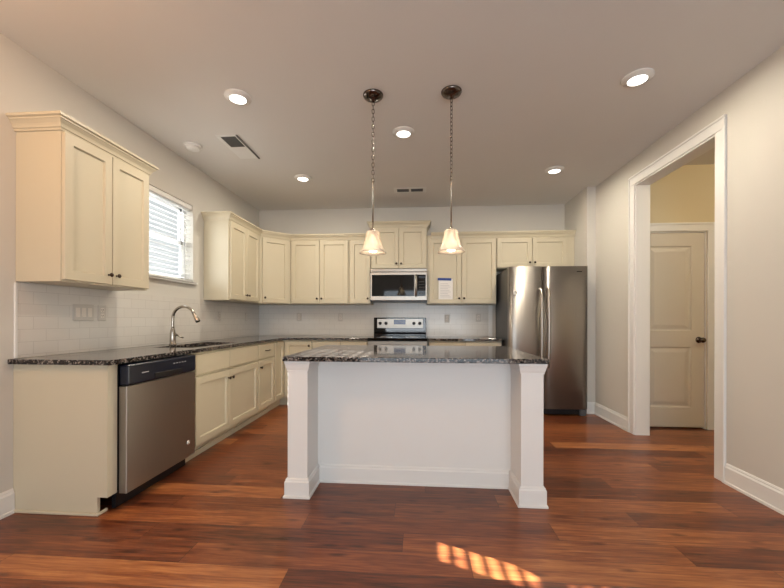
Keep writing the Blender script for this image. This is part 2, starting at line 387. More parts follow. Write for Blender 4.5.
# hall door with two raised panels
dr = srcempty('door_1', (0, HY1+.012, 0))
bm = NB(); dx0, dx1, dz0, dz1 = 2.264, hdx1-.014, .018, hdz-.014
def ring(bm, r, yy): return [bm.verts.new(p) for p in ((r[0], yy, r[2]), (r[1], yy, r[2]), (r[1], yy, r[3]), (r[0], yy, r[3]))]
px0, px1 = 2.405, 2.833
zs = [dz0, .22, .852, 1.02, 1.905, dz1]
for i in range(5):                                   # stiles and rails around the panel openings
    if i in (1, 3):
        for a, b in ((dx0, px0), (px1, dx1)): poly(bm, [(a, 0, zs[i]), (b, 0, zs[i]), (b, 0, zs[i+1]), (a, 0, zs[i+1])])
        r = (px0, px1, zs[i], zs[i+1]); ins = lambda d: (r[0]+d, r[1]-d, r[2]+d, r[3]-d)
        R = [ring(bm, ins(0), 0), ring(bm, ins(.012), .009), ring(bm, ins(.028), .009), ring(bm, ins(.06), .002)]
        for a, b in zip(R, R[1:]):
            for q in range(4): bm.faces.new((a[q], a[(q+1)%4], b[(q+1)%4], b[q]))
        bm.faces.new(R[-1])
    else: poly(bm, [(dx0, 0, zs[i]), (dx1, 0, zs[i]), (dx1, 0, zs[i+1]), (dx0, 0, zs[i+1])])
box(bm, dx0, dx1, .0125, .035, dz0, dz1)
poly(bm, [(dx1, 0, dz0), (dx1, .0125, dz0), (dx1, .0125, dz1), (dx1, 0, dz1)])
poly(bm, [(dx0, 0, dz0), (dx1, 0, dz0), (dx1, .0125, dz0), (dx0, .0125, dz0)])
struct('door_panel', bm, M['door'], dr)
bm = NB(); mk = Matrix.Translation((2.905, 0, .925)) @ Matrix.Rotation(PI/2, 4, 'X')
lathe(bm, [(.0, -.001), (.033, 0), (.031, .008), (.013, .012), (.011, .035), (.022, .042), (.028, .055), (.024, .068), (.012, .074), (0, .075)], 20, mk)
struct('door_knob', bm, M['darknickel'], dr)

# baseboards
BBP = [(0, 0), (.022, 0), (.022, .016), (.015, .02), (.015, .112), (.009, .124), (.009, .13), (.004, .14), (0, .14)]
struct('baseboard_right', sweep(NB(), BBP, [(XA, YS), (XR, YS), (XR, OY1+.092)], 1), M['trim'])
struct('baseboard_right', sweep(NB(), BBP, [(XR, OY0-.092), (XR, REAR)], 1), M['trim'])
struct('baseboard_left', sweep(NB(), BBP, [(XL, REAR), (XL, 1.945)], 1), M['trim'])
struct('baseboard_hall', sweep(NB(), BBP, [(hdx1+.088, HY1), (HX, HY1), (HX, HY0)], 1), M['trim'])

# ------------------------------------------------------------------ cabinet builders (local: x along the face, front faces -y at y=0)
def knob_bm(x, z, y=0):
    bm = NB(); m = Matrix.Translation((x, y, z)) @ Matrix.Rotation(PI/2, 4, 'X')
    return lathe(bm, [(.0, -.001), (.007, 0), (.005, .004), (.005, .012), (.012, .017), (.0145, .022), (.012, .027), (0, .029)], 14, m)
def pull_bm(x, z, y=0, w=.096):
    bm = NB(); h = w/2
    tube(bm, [(x-h, y, z), (x-h, y-.018, z), (x-h+.008, y-.026, z), (x, y-.029, z), (x+h-.008, y-.026, z), (x+h, y-.018, z), (x+h, y, z)], .0052, 8)
    return bm
CROWN = [(.001, -.047), (.008, -.047), (.010, -.036), (.016, -.032), (.018, -.022), (.022, -.012), (.036, .006), (.040, .008), (.040, .016), (.052, .021), (.052, .036), (.001, .036)]
def upper(label, loc, rz, width, depth, h, doors, rail=.055, crown=None, dm=.012, topgap=.052, group='cream upper wall cabinets'):
    """doors: list of (x0, x1, knob side or None)"""
    t = thing('upper_cabinet', label, 'cabinet', loc, rz, group)
    bm = NB(); box(bm, 0, width, .02, depth, 0, h, .0015)
    link('body', bm, M['cream'], t)
    for (a, b, ks) in doors:
        d = link('door', slab_door(NB(), a, b, dm, h-topgap), M['cream'], t)
        kx = a+.028 if ks == 'L' else b-.028
        link('knob', knob_bm(kx, dm+.062), M['bronze'], d, 'small dark bronze knob')
    if crown:
        pr = [(o, h+z) for o, z in CROWN]
        link('crown_moulding', sweep(NB(), pr, crown, 1), M['cream'], t)
    return t

UZ, UH, UY = 1.34, .917, 4.875                       # back run: bottom, height, door face
UX = -2.05
g = .003
# beside the window, near the camera: its own crown with a return at both ends
LW = 2.632-1.957
upper('cream two-door upper cabinet between the window and the open wall end, above the dishwasher', (UX, 1.957, UZ+.005), PI/2, LW, UX-XL-.001, UH+.005,
      [(.006, LW/2-g, 'R'), (LW/2+g, LW-.006, 'L')], crown=[(0, UX-XL-.001), (0, .02), (LW, .02), (LW, UX-XL-.001)])
RW = 4.600-3.822
upper('cream two-door upper cabinet on the window wall, between window and corner cabinet', (UX, 3.822, UZ), PI/2, RW, UX-XL-.001, UH,
      [(.02, RW/2-g, 'R'), (RW/2+g, RW-.045, 'L')])
# diagonal corner cabinet
A = Vector((-2.07, 4.605)); B = Vector((-1.765, 4.895)); D = (B-A); ln = D.length; ang = math.atan2(D.y, D.x)
t = thing('upper_cabinet', 'cream single-door diagonal upper cabinet set across the room corner', 'cabinet', (A.x, A.y, UZ), ang, 'cream upper wall cabinets')
inv = Matrix.Rotation(-ang, 2)
def loc2(p): return tuple(inv @ (Vector(p)-A))
pts = [loc2(p) for p in ((-2.07, 4.605), (-1.765, 4.895), (-1.765, YB-.001), (XL+.001, YB-.001), (XL+.001, 4.605))]
link('body', prism(NB(), pts, 0, UH), M['cream'], t)
d = link('door', slab_door(NB(), .03, ln-.03, .012, UH-.052, y=-.02), M['cream'], t)
link('knob', knob_bm(.058, .075, -.02), M['bronze'], d, 'small dark bronze knob')
def back_upper(label, xa, xb, z0, h, doors, **k):
    return upper(label, (xa, UY, z0), 0, xb-xa, YB-UY-.001, h, [(a-xa, b-xa, s) for a, b, s in doors], **k)
back_upper('cream two-door upper cabinet on the back wall next to the corner cabinet', -1.760, -.944, UZ, UH, [(-1.742, -1.354, 'R'), (-1.346, -.958, 'L')])
back_upper('narrow cream single-door upper cabinet next to the microwave, behind the first pendant', -.941, -.647, UZ, UH, [(-.928, -.655, 'R')])
back_upper('raised cream two-door upper cabinet directly above the microwave', -.644, .112, 1.808, .607, [(-.632, -.270, 'R'), (-.262, .100, 'L')], crown=[(0, .338), (0, .02), (.756, .02), (.756, .338)])
back_upper('cream two-door upper cabinet with a taped paper sheet on its door', .115, 1.026, UZ, UH, [(.142, .566, 'R'), (.574, 1.018, 'L')])
back_upper('short cream two-door upper cabinet over the refrigerator', 1.029, XA-.002, 1.808, UZ+UH-1.808, [(1.034, 1.478, 'R'), (1.488, 1.928, 'L')])
# continuous crown runs
pr = [(o, UZ+UH+z) for o, z in CROWN]
cr = link('crown_moulding', sweep(NB(), pr, [(XL+.001, 3.822), (UX-.02, 3.822), (A.x, A.y), (B.x, B.y), (-.6985, UY+.02)], 1), M['cream'])
tag(cr, 'long cream crown moulding running from the window around the corner to the microwave cabinet', 'moulding', 'crown mouldings on the cabinets')
cr = link('crown_moulding', sweep(NB(), pr, [(.166, UY+.02), (XA-.001, UY+.02)], 1), M['cream'])
tag(cr, 'cream crown moulding over the paper-sheet cabinet and the refrigerator cabinet', 'moulding', 'crown mouldings on the cabinets')

# base cabinets
BH, BX = .864, -1.74
def base_body(bm, w, depth, toe=.075, tz=.105, x0=0):
    box(bm, x0, x0+w, .02, depth, tz, BH, .001); box(bm, x0, x0+w, .02+toe-.0, depth, 0, tz+.001)
    box(bm, x0, x0+w, .02+toe-.012, .02+toe+.002, 0, .045)
    return bm
BD = BX-XL-.001
# end panel and filler beside the dishwasher
t = thing('cabinet_end_panel', 'flat cream end panel and filler closing the counter run beside the dishwasher', 'cabinet panel', (XL+.001, 1.9475, 0))
pw = -1.770-XL-.001
bm = NB(); prism(bm, [(0, 0), (pw, 0), (pw, .018), (0, .018)], .105, BH); prism(bm, [(0, 0), (pw-.06, 0), (pw-.06, .018), (0, .018)], 0, .105)
bmesh.ops.remove_doubles(bm, verts=bm.verts, dist=1e-5)
link('panel', bm, M['cream'], t)
link('filler_strip', box(NB(), pw-.018, pw, .018, .068, .105, BH), M['cream'], t)
bm = NB(); box(bm, .0, pw-.061, -.012, -.0002, 0, .018, .004); box(bm, pw-.0598, pw-.048, -.012, .06, 0, .018, .004)
link('shoe_moulding', bm, M['cream'], t)
# sink base
SY0, SY1 = 2.702, 3.842
w_ = SY1-SY0; m_ = 3.242-SY0
t = thing('base_cabinet', 'cream sink base cabinet with two doors under two false drawer fronts, beside the dishwasher', 'cabinet', (BX, SY0, 0), PI/2, 'cream base cabinets')
bm = NB()
for a in ((0, .018), (w_-.018, w_)): box(bm, a[0], a[1], .04, BD, .105, BH)
box(bm, 0, w_, .02, .04, .105, BH); box(bm, 0, w_, .04, BD, .105, .125); box(bm, 0, w_, BD-.012, BD, .125, BH)
box(bm, 0, w_, .095, BD, 0, .104); box(bm, 0, w_, .083, .097, 0, .045)
link('body', bm, M['cream'], t)
for a, b, s in ((.03, m_-.002, 'R'), (m_+.002, w_-.008, 'L')):
    link('false_drawer_front', box(NB(), a, b, 0, .02, .686, .846, .003), M['cream'], t)
    d = link('door', slab_door(NB(), a, b, .125, .664), M['cream'], t)
    link('knob', knob_bm(b-.028 if s == 'R' else a+.028, .59), M['bronze'], d, 'small dark bronze knob')
# drawer base
t = thing('base_cabinet', 'narrow cream base cabinet with one drawer over one door, between sink base and corner', 'cabinet', (BX, SY1+.002, 0), PI/2, 'cream base cabinets')
w_ = 4.300-SY1-.002
link('body', base_body(NB(), w_, BD), M['cream'], t)
d = link('drawer', box(NB(), .012, w_-.012, 0, .02, .690, .846, .003), M['cream'], t)
link('pull', pull_bm(w_/2, .772), M['bronze'], d, 'dark bronze bar pull')
d = link('door', slab_door(NB(), .012, w_-.012, .125, .668), M['cream'], t)
link('knob', knob_bm(.045, .595), M['bronze'], d, 'small dark bronze knob')
# corner base: L-shaped, one door on each face
CY, CX = 4.60, -1.372
t = thing('base_cabinet', 'cream corner base cabinet with two tall doors meeting in the inside corner', 'cabinet', (BX, 4.302, 0), 0, 'cream base cabinets')
def lp(x, y): return (x-BX, y-4.302)
fx, fy = BX-.02, CY+.02
link('body', prism(NB(), [lp(XL+.001, 4.302), lp(fx, 4.302), lp(fx, fy), lp(CX, fy), lp(CX, YB-.001), lp(XL+.001, YB-.001)], .105, BH), M['cream'], t)
link('toe_kick', prism(NB(), [lp(XL+.001, 4.302), lp(fx-.07, 4.302), lp(fx-.07, fy+.07), lp(CX, fy+.07), lp(CX, YB-.001), lp(XL+.001, YB-.001)], 0, .105), M['cream'], t)
bm = NB(); slab_door(bm, .012, CY-4.302-.004, .125, .846, y=0)
bmesh.ops.rotate(bm, verts=bm.verts, cent=(0, 0, 0), matrix=Matrix.Rotation(PI/2, 3, 'Z'))
link('door', bm, M['cream'], t)
d = link('door', slab_door(NB(), .008, CX-BX-.008, .125, .846, y=CY-4.302), M['cream'], t)
link('knob', knob_bm(CX-BX-.036, .79, CY-4.302), M['bronze'], d, 'small dark bronze knob')
# back run
BBD = YB-CY-.001
def drawer_base(label, xa, xb, split):
    t = thing('base_cabinet', label, 'cabinet', (xa, CY, 0), 0, 'cream base cabinets'); w = xb-xa; s = split-xa
    link('body', base_body(NB(), w, BBD), M['cream'], t)
    for a, b, k in ((.010, s-.004, 'R'), (s+.004, w-.010, 'L')):
        d = link('drawer', box(NB(), a, b, 0, .02, .690, .846, .003), M['cream'], t)
        link('pull', pull_bm((a+b)/2, .772), M['bronze'], d, 'dark bronze bar pull')
        d = link('door', slab_door(NB(), a, b, .125, .668), M['cream'], t)
        link('knob', knob_bm(b-.028 if k == 'R' else a+.028, .595), M['bronze'], d, 'small dark bronze knob')
drawer_base('cream base cabinet on the back wall between corner cabinet and range, mostly behind the island', -1.370, -.650, -1.0)
drawer_base('cream base cabinet with two drawers between the range and the refrigerator', .128, 1.036, .585)

# ------------------------------------------------------------------ countertops
def edge_box(bm, *a): return box(bm, *a, bev=.003, seg=2)
ZC0, ZC1 = .8645, .894
SX0, SX1, SB0, SB1 = -2.175, -1.835, 2.83, 3.57        # sink cut-out
# L-shaped top with a rectangular hole, built on a plan grid
t = thing('countertop', 'dark speckled granite countertop along the window wall with the sink cut into it', 'countertop', (XL, 1.9175, ZC0), 0, 'granite countertops')
xs = [XL+.001, SX0, SX1, BX+.008, -.645]; ys = [1.9175, SB0, SB1, 4.573, YB-.001]
def keep(i, j):
    if i == 3: return j == 3
    if i == 1 and j == 1: return False
    return True
bm = NB(); V = {}
def gv(i, j, k):
    if (i, j, k) not in V: V[i, j, k] = bm.verts.new((xs[i]-XL, ys[j]-1.9175, (0, ZC1-ZC0)[k]))
    return V[i, j, k]
for i in range(4):
    for j in range(4):
        if not keep(i, j): continue
        bm.faces.new((gv(i, j, 1), gv(i+1, j, 1), gv(i+1, j+1, 1), gv(i, j+1, 1)))
        bm.faces.new((gv(i, j+1, 0), gv(i+1, j+1, 0), gv(i+1, j, 0), gv(i, j, 0)))
        for di, dj, a, b in ((0, -1, (i, j), (i+1, j)), (1, 0, (i+1, j), (i+1, j+1)), (0, 1, (i+1, j+1), (i, j+1)), (-1, 0, (i, j+1), (i, j))):
            ni, nj = i+di, j+dj
            if not (0 <= ni < 4 and 0 <= nj < 4 and keep(ni, nj)):
                bm.faces.new((gv(*a, 0), gv(*b, 0), gv(*b, 1), gv(*a, 1)))
bmesh.ops.recalc_face_normals(bm, faces=bm.faces)
es = [e for e in bm.edges if len(e.link_faces) == 2 and e.calc_face_angle() > 1 and abs(e.verts[0].co.z-e.verts[1].co.z) < 1e-4]
bmesh.ops.bevel(bm, geom=es, offset=.003, segments=2, profile=.5, affect='EDGES')
link('slab', bm, M['granite'], t)
tag(link('countertop', edge_box(NB(), .123, 1.045, 4.573, YB-.001, ZC0, ZC1), M['granite']), 'short dark granite countertop between the range and the refrigerator', 'countertop', 'granite countertops')

# sink
t = thing('kitchen_sink', 'undermount double-bowl steel sink under the window', 'sink', (SX0, SB0, ZC0))
wS, lS = SX1-SX0, SB1-SB0; dp = .19
def bowl(y0, y1):
    bm = NB(); x0, x1 = .0, wS; r = []
    for ins, z in ((-.004, -.002), (.004, -.01), (.012, -dp+.03), (.035, -dp), ):
        r.append([bm.verts.new(p) for p in ((x0+ins, y0+ins, z), (x1-ins, y0+ins, z), (x1-ins, y1-ins, z), (x0+ins, y1-ins, z))])
    o = [bm.verts.new(p) for p in ((x0-.012, y0-.008, -.002), (x1+.012, y0-.008, -.002), (x1+.012, y1+.008, -.002), (x0-.012, y1+.008, -.002))]
    o2 = [bm.verts.new((v.co.x, v.co.y, -dp-.004)) for v in o]
    L_ = [o2, o] + r
    bm.faces.new(o2)
    for a, b in zip(L_, L_[1:]):
        for i in range(4): bm.faces.new((a[i], a[(i+1)%4], b[(i+1)%4], b[i]))
    bm.faces.new(r[-1]); bmesh.ops.recalc_face_normals(bm, faces=bm.faces); return bm
for a, b in ((.0, lS/2-.012), (lS/2+.012, lS)):
    bo = link('bowl', bowl(a, b), M['sinksteel'], t)
    link('drain', lathe(NB(), [(0, .0), (.04, .001), (.045, .004), (.03, .005), (0, .003)], 20, Matrix.Translation((wS/2, (a+b)/2, -dp))), M['nickel'], bo)
# faucet
FX, FY = -2.235, 3.155
t = thing('kitchen_faucet', 'brushed nickel gooseneck faucet with pull-down spray head behind the sink', 'faucet', (FX, FY, ZC1))
link('base', lathe(NB(), [(.0, 0), (.031, 0), (.031, .006), (.026, .012), (.024, .06), (.023, .11), (.018, .135), (.0145, .15), (0, .15)], 20), M['nickel'], t)
R_ = .112; pts = [(0, 0, .13), (0, 0, .17), (0, 0, .20)]
for k in range(0, 13):
    a = PI - k*PI*.86/12; pts.append((R_+R_*math.cos(a), -.02*k/12, .236+R_*math.sin(a)))
link('spout', tube(NB(), pts, .0125, 14), M['nickel'], t)
e = Vector(pts[-1]); dd = (Vector(pts[-1])-Vector(pts[-2])).normalized()
link('spray_head', tube(NB(), [e-dd*.004, e, e+dd*.02, e+dd*.07, e+dd*.085], [.013, .0155, .016, .021, .019], 14), M['nickel'], t)
bm = NB(); tube(bm, [(0, .018, .085), (.006, .04, .09)], [.014, .013], 12); tube(bm, [(.006, .04, .09), (.03, .052, .075), (.06, .06, .06)], [.009, .0075, .007], 10)
link('handle', bm, M['nickel'], t)

# ------------------------------------------------------------------ backsplash
tb = struct('trim_3', box(NB(), XL+.0005, XL+.008, 1.963, YB-.0085, ZC1+.001, UZ-.002), M['tileY'])
bm = NB(); box(bm, XL+.0005, XL+.011, 1.947, 1.963, ZC1+.001, UZ-.002, .002)
struct('trim_5', bm, M['trim'])
bm = NB(); box(bm, XL+.008, -.648, YB-.008, YB-.0005, ZC1+.001, UZ-.002); box(bm, -.648, .118, YB-.008, YB-.0005, .89, 1.372); box(bm, .118, .985, YB-.008, YB-.0005, ZC1+.001, UZ-.002)
struct('trim_4', bm, M['tileX'])
struct('trim_6', box(NB(), .985, 1.04, YB-.012, YB-.0005, ZC1+.001, UZ-.002, .002), M['trim'])

# ------------------------------------------------------------------ dishwasher
DX = -1.715
t = thing('dishwasher', 'stainless dishwasher with a dark control panel at the end of the counter', 'dishwasher', (DX, 2.020, 0), PI/2)
w_ = .660
link('tub', box(NB(), .008, w_-.008, .055, .60, .11, .855), M['black'], t)
link('door', box(NB(), .0, w_, 0, .05, .095, .728, .004, 2), M['dwsteel'], t)
cp = link('control_panel', box(NB(), .0, w_, -.006, .05, .732, .855, .012, 3), M['navy'], t, 'dark blue-black control panel')
link('handle_recess', box(NB(), .22, .50, -.009, -.004, .742, .775, .002), M['black'], cp)
for k in range(5): link('button', box(NB(), .40+k*.03, .415+k*.03, -.0075, -.005, .815, .820), M['ink'], cp, 'small grey button mark')
link('badge', lathe(NB(), [(0, -.001), (.016, 0), (.015, .003), (0, .004)], 20, Matrix.Translation((.575, 0, .205)) @ Matrix.Rotation(PI/2, 4, 'X')), M['badge'], t, 'round silver badge')
link('logo_mark', box(NB(), .11, .165, -.0075, -.005, .792, .797), M['ink'], cp, 'small grey lettering strip')
link('toe_kick', box(NB(), .008, w_-.008, .075, .10, .005, .095), M['black'], t)

# ------------------------------------------------------------------ range
t = thing('kitchen_range', 'black and stainless electric range with a knobbed backguard, under the microwave', 'range', (-.640, 4.53, 0))
w_ = .756
link('body', box(NB(), 0, w_, .05, .675, .06, .868), M['black'], t)
ct = link('cooktop', box(NB(), -.004+.008, w_-.004, -.005, .62, .868, .898, .006, 2), M['blackglass'], t)
for x, y, r in ((.2, .16, .1), (.56, .16, .08), (.2, .45, .08), (.56, .45, .1)):
    link('burner_ring', tube(NB(), [(x+r*math.cos(2*PI*k/32), y+r*math.sin(2*PI*k/32), .8975) for k in range(32)], .0012, 6, True), M['ink'], ct)
bg = link('backguard', box(NB(), .008, w_-.008, .60, .68, .898, 1.158, .006, 2), M['blackglass'], t, 'black glass backguard')
link('control_panel', box(NB(), .055, w_-.052, .592, .602, 1.008, 1.142, .003), M['steelh'], bg, 'brushed steel control strip')
link('display', box(NB(), .293, .459, .589, .594, 1.062, 1.128, .001), M['display'], bg, 'dark blue clock display')
for x in (.098, .181, .575, .659):
    link('control_knob', lathe(NB(), [(0, -.001), (.024, 0), (.022, .006), (.019, .022), (.017, .026), (0, .026)], 18, Matrix.Translation((x, .592, 1.078)) @ Matrix.Rotation(PI/2, 4, 'X')), M['black'], bg, 'round black knob')
od = link('oven_door', box(NB(), .004, w_-.004, 0, .05, .24, .858, .004), M['steelh'], t)
link('oven_window', box(NB(), .09, w_-.09, -.003, .002, .36, .70), M['blackglass'], od)
bm = NB(); tube(bm, [(.05, -.048, .80), (w_-.05, -.048, .80)], .012, 12); box(bm, .06, .085, -.048, 0, .79, .81); box(bm, w_-.085, w_-.06, -.048, 0, .79, .81)
link('oven_handle', bm, M['steelh'], od)
link('storage_drawer', box(NB(), .004, w_-.004, 0, .05, .075, .232, .004), M['steelh'], t)
for x in (.04, w_-.07):
    for y in (.08, .6): link('foot', box(NB(), x, x+.03, y, y+.03, 0, .061, .004), M['black'], t)

# ------------------------------------------------------------------ microwave
t = thing('microwave', 'stainless over-the-range microwave with black window mounted above the range', 'microwave', (-.640, 4.80, 1.372))
w_, h_ = .752, .432
link('body', box(NB(), 0, w_, .03, .40, 0, h_), M['black'], t)
dr_ = link('door', box(NB(), 0, w_, 0, .03, .012, h_-.045, .005, 2), M['steelh'], t)
link('window', box(NB(), .02, .583, -.003, .002, .068, .352, .002), M['blackglass'], dr_)
link('control_panel', box(NB(), .590, w_-.018, -.003, .002, .068, .352, .002), M['blackglass'], dr_)
for r in range(5):
    for c in range(3): link('button', box(NB(), .648+c*.026, .665+c*.026, -.0045, -.002, .10+r*.038, .112+r*.038), M['slot'], dr_)
link('clock_display', box(NB(), .645, .722, -.0045, -.002, .305, .335), M['navy'], dr_)
bm = NB(); tube(bm, [(.607, -.002, .345), (.607, -.035, .335), (.607, -.045, .21), (.607, -.035, .085), (.607, -.002, .075)], .015, 12)
link('handle', bm, M['steelh'], dr_)
vg = link('vent_panel', box(NB(), 0, w_, 0, .03, h_-.042, h_, .004), M['steelh'], t)
bm = NB()
for k in range(3): box(bm, .02, w_-.02, -.002, .002, h_-.036+k*.011, h_-.031+k*.011)
link('vent_slots', bm, M['steel'], vg)

# ------------------------------------------------------------------ refrigerator
t = thing('refrigerator', 'tall stainless side-by-side refrigerator with two long vertical handles', 'refrigerator', (1.066, 4.385, 0))
w_, h_ = .906, 1.760
link('body', box(NB(), .006, w_-.006, .075, .76, .03, h_-.012, .003), M['fridgeside'], t, 'grey painted sides')
s_ = .402
def fdoor(a, b):
    bm = NB(); n = 8; rows = []
    for k in range(n+1):                               # slightly bowed front
        u = k/n; x = a+(b-a)*u; y = .016*(2*u-1)**4
        rows.append([bm.verts.new((x, y, .085)), bm.verts.new((x, y, h_))])
    for p, q in zip(rows, rows[1:]): bm.faces.new((p[0], q[0], q[1], p[1])).smooth = True
    bl, br_ = [bm.verts.new((a, .068, z)) for z in (.085, h_)], [bm.verts.new((b, .068, z)) for z in (.085, h_)]
    bm.faces.new((bl[0], rows[0][0], rows[0][1], bl[1])); bm.faces.new((rows[-1][0], br_[0], br_[1], rows[-1][1])); bm.faces.new((br_[0], bl[0], bl[1], br_[1]))
    bm.faces.new([r[0] for r in rows] + [br_[0], bl[0]]); bm.faces.new([r[1] for r in rows] + [br_[1], bl[1]])
    bmesh.ops.recalc_face_normals(bm, faces=bm.faces); return bm
def fhandle(x):
    bm = NB(); pts = []
    for k in range(13):
        u = k/12; pts.append((x, -.03-.03*math.sin(PI*u)**.6, .58+.91*u))
    tube(bm, [(x, .004, .58)]+pts+[(x, .004, 1.49)], .020, 14); return bm
d1 = link('freezer_door', fdoor(.002, s_-.004), M['steel'], t)
link('handle', fhandle(s_-.040), M['steelh'], d1, 'silver bar handle')
bm = lathe(NB(), [(0, -.001), (.026, 0), (.025, .004), (.018, .004), (.017, .002), (0, .002)], 24, Matrix.Translation((.075, .003, 1.447)) @ Matrix.Rotation(PI/2, 4, 'X'))
link('badge', bm, M['badge'], d1, 'round pale badge')
d2 = link('fridge_door', fdoor(s_+.004, w_-.002), M['steel'], t)
link('handle', fhandle(s_+.042), M['steelh'], d2, 'silver bar handle')
link('logo_plate', box(NB(), .775, .835, .000, .008, 1.692, 1.700), M['black'], d2, 'small dark logo strip')
bm = NB(); box(bm, .01, w_-.01, .03, .09, .018, .08, .003)
for k in range(3): box(bm, .05, w_-.12, .026, .032, .028+k*.016, .036+k*.016)
link('base_grille', bm, M['black'], t)
for x in (.05, w_-.05):
    for y in (.12, .66): link('wheel', lathe(NB(), [(0, -.02), (.018, -.02), (.018, .02), (0, .02)], 16, Matrix.Translation((x, y, .018)) @ Matrix.Rotation(PI/2, 4, 'Y')), M['fridgeside'], t)
link('hinge_foot', box(NB(), w_-.085, w_-.008, .0165, .06, .002, .0835, .008), M['fridgeside'], t)

# ------------------------------------------------------------------ island
IX0, IX1, IY = -.827, .754, 2.25
t = thing('kitchen_island', 'white kitchen island base with a square column at each front end', 'island', ((IX0+IX1)/2, IY, 0))
ox, oy = (IX0+IX1)/2, IY
bm = NB(); box(bm, IX0+.02-ox, IX1-.02-ox, .25, .95, .105, .8645); box(bm, IX0+.02-ox, IX1-.02-ox, .25, .885, 0, .106)
link('body', bm, M['cream'], t)
link('front_panel', box(NB(), IX0+.129-ox, IX1-.133-ox, .238, .252, 0, .8645), M['trim'], t, 'flat white front panel')
CB = [(0, 0), (.022, 0), (.022, .012), (.015, .016), (.015, .100), (.010, .108), (.010, .114), (.004, .122), (0, .122)]
link('baseboard', sweep(NB(), CB, [(IX0+.1445-ox, .238), (IX1-.1485-ox, .238)], 1), M['trim'], t)
for a, b in ((IX0, IX0+.129), (IX1-.133, IX1)):
    a -= ox; b -= ox
    co = link('column', box(NB(), a, b, 0, .252, 0, .8645, .002), M['trim'], t)
    pth = [(a, .252), (a, 0), (b, 0), (b, .252)]
    link('column_base', sweep(NB(), CB, pth, 1), M['trim'], co)
    link('capital', sweep(NB(), [(0, .800), (.004, .800), (.004, .808), (.008, .818), (.014, .845), (.017, .85), (.017, .8643), (0, .8643)], pth, 1), M['trim'], co)
tag(link('island_countertop', edge_box(NB(), -.848, .772, 2.212, 3.29, ZC0+.0005, ZC1), M['granite']), 'polished dark speckled granite slab on the white kitchen island', 'countertop', 'granite countertops')

# ------------------------------------------------------------------ window blind
bl = thing('window_blind', 'white horizontal slat blind in the window over the sink', 'blind', (XL-.04, (WY0+WY1)/2, WZ0+.012))
H_ = WZ1-WZ0-.014; hw = (WY1-WY0)/2-.006
link('head_rail', box(NB(), -.026, .030, -hw, hw, H_-.045, H_, .003), M['slat'], bl)
bm = NB(); z = .038; tl = math.radians(14)
while z < H_-.06:
    vs = []
    for sgn in (-1, 0, 1):
        dx, dz = sgn*.0245*math.cos(tl), -sgn*.0245*math.sin(tl) + (.0025 if sgn == 0 else 0)
        vs.append([bm.verts.new((dx, y, z+dz+o)) for o in (0, .0024) for y in (-hw, hw)])
    for a, b in zip(vs, vs[1:]):
        bm.faces.new((a[0], b[0], b[1], a[1])); bm.faces.new((a[2], a[3], b[3], b[2]))
        bm.faces.new((a[0], a[2], b[2], b[0])); bm.faces.new((a[1], b[1], b[3], a[3]))
    bm.faces.new((vs[0][0], vs[0][1], vs[0][3], vs[0][2])); bm.faces.new((vs[-1][0], vs[-1][2], vs[-1][3], vs[-1][1]))
    z += .0465
bmesh.ops.recalc_face_normals(bm, faces=bm.faces)
link('slats', bm, M['slat'], bl)
link('bottom_rail', box(NB(), -.024, .024, -hw, hw, .001, .018, .003), M['slat'], bl)
for y in (-.3, .3): link('ladder_cord', tube(NB(), [(.0265, y, .01), (.0265, y, H_-.04)], .0012, 6), M['slat'], bl)

# ------------------------------------------------------------------ switch plates and outlets (local: plate faces -y)
def switch_plate(label, loc, rz, gangs, kind, group='switch plates and outlets'):
    t = thing('outlet_plate' if kind == 'outlet' else 'switch_plate', label, 'outlet' if kind == 'outlet' else 'switch', loc, rz, group)
    w = .07 + .046*(gangs-1)
    link('plate', box(NB(), -w/2, w/2, -.007, -.0002, -.058, .058, .003), M['plate'], t)
    for k in range(gangs):
        x = (k-(gangs-1)/2)*.046
        if kind == 'outlet':
            for zz in (-.021, .021):
                f = link('receptacle', box(NB(), x-.016, x+.016, -.0095, -.006, zz-.015, zz+.015, .002), M['rocker'], t)
                bm = NB()
                for sx in (-.006, .006): box(bm, x+sx-.0016, x+sx+.0016, -.0102, -.009, zz-.004, zz+.007)
                box(bm, x-.002, x+.002, -.0102, -.009, zz-.011, zz-.007)
                link('slots', bm, M['slot'], f)
        else:
            link('rocker', box(NB(), x-.016, x+.016, -.0105, -.006, -.032, .032, .002), M['rocker'], t)
LX = XL+.008
switch_plate('white three-gang switch plate on the tile below the upper cabinet near the wall end', (LX, 2.380, 1.172), PI/2, 3, 'switch')
switch_plate('white duplex outlet beside the three-gang switch plate, above the dishwasher', (LX, 2.528, 1.172), PI/2, 1, 'outlet')
switch_plate('white outlet on the window-wall tile just past the faucet', (LX, 4.12, 1.165), PI/2, 1, 'outlet')
switch_plate('white outlet on the window-wall tile close to the room corner', (LX, 4.80, 1.165), PI/2, 1, 'outlet')
switch_plate('white outlet on the back-wall tile near the room corner', (-1.745, YB-.008, 1.165), 0, 1, 'outlet')
switch_plate('white outlet on the back-wall tile beside the range on the corner side', (-1.13, YB-.008, 1.165), 0, 1, 'outlet')
switch_plate('white outlet on the back-wall tile between range and refrigerator, nearer the range', (.405, YB-.008, 1.145), 0, 1, 'outlet')
switch_plate('white outlet on the back-wall tile nearer the refrigerator', (.845, YB-.008, 1.160), 0, 1, 'outlet')

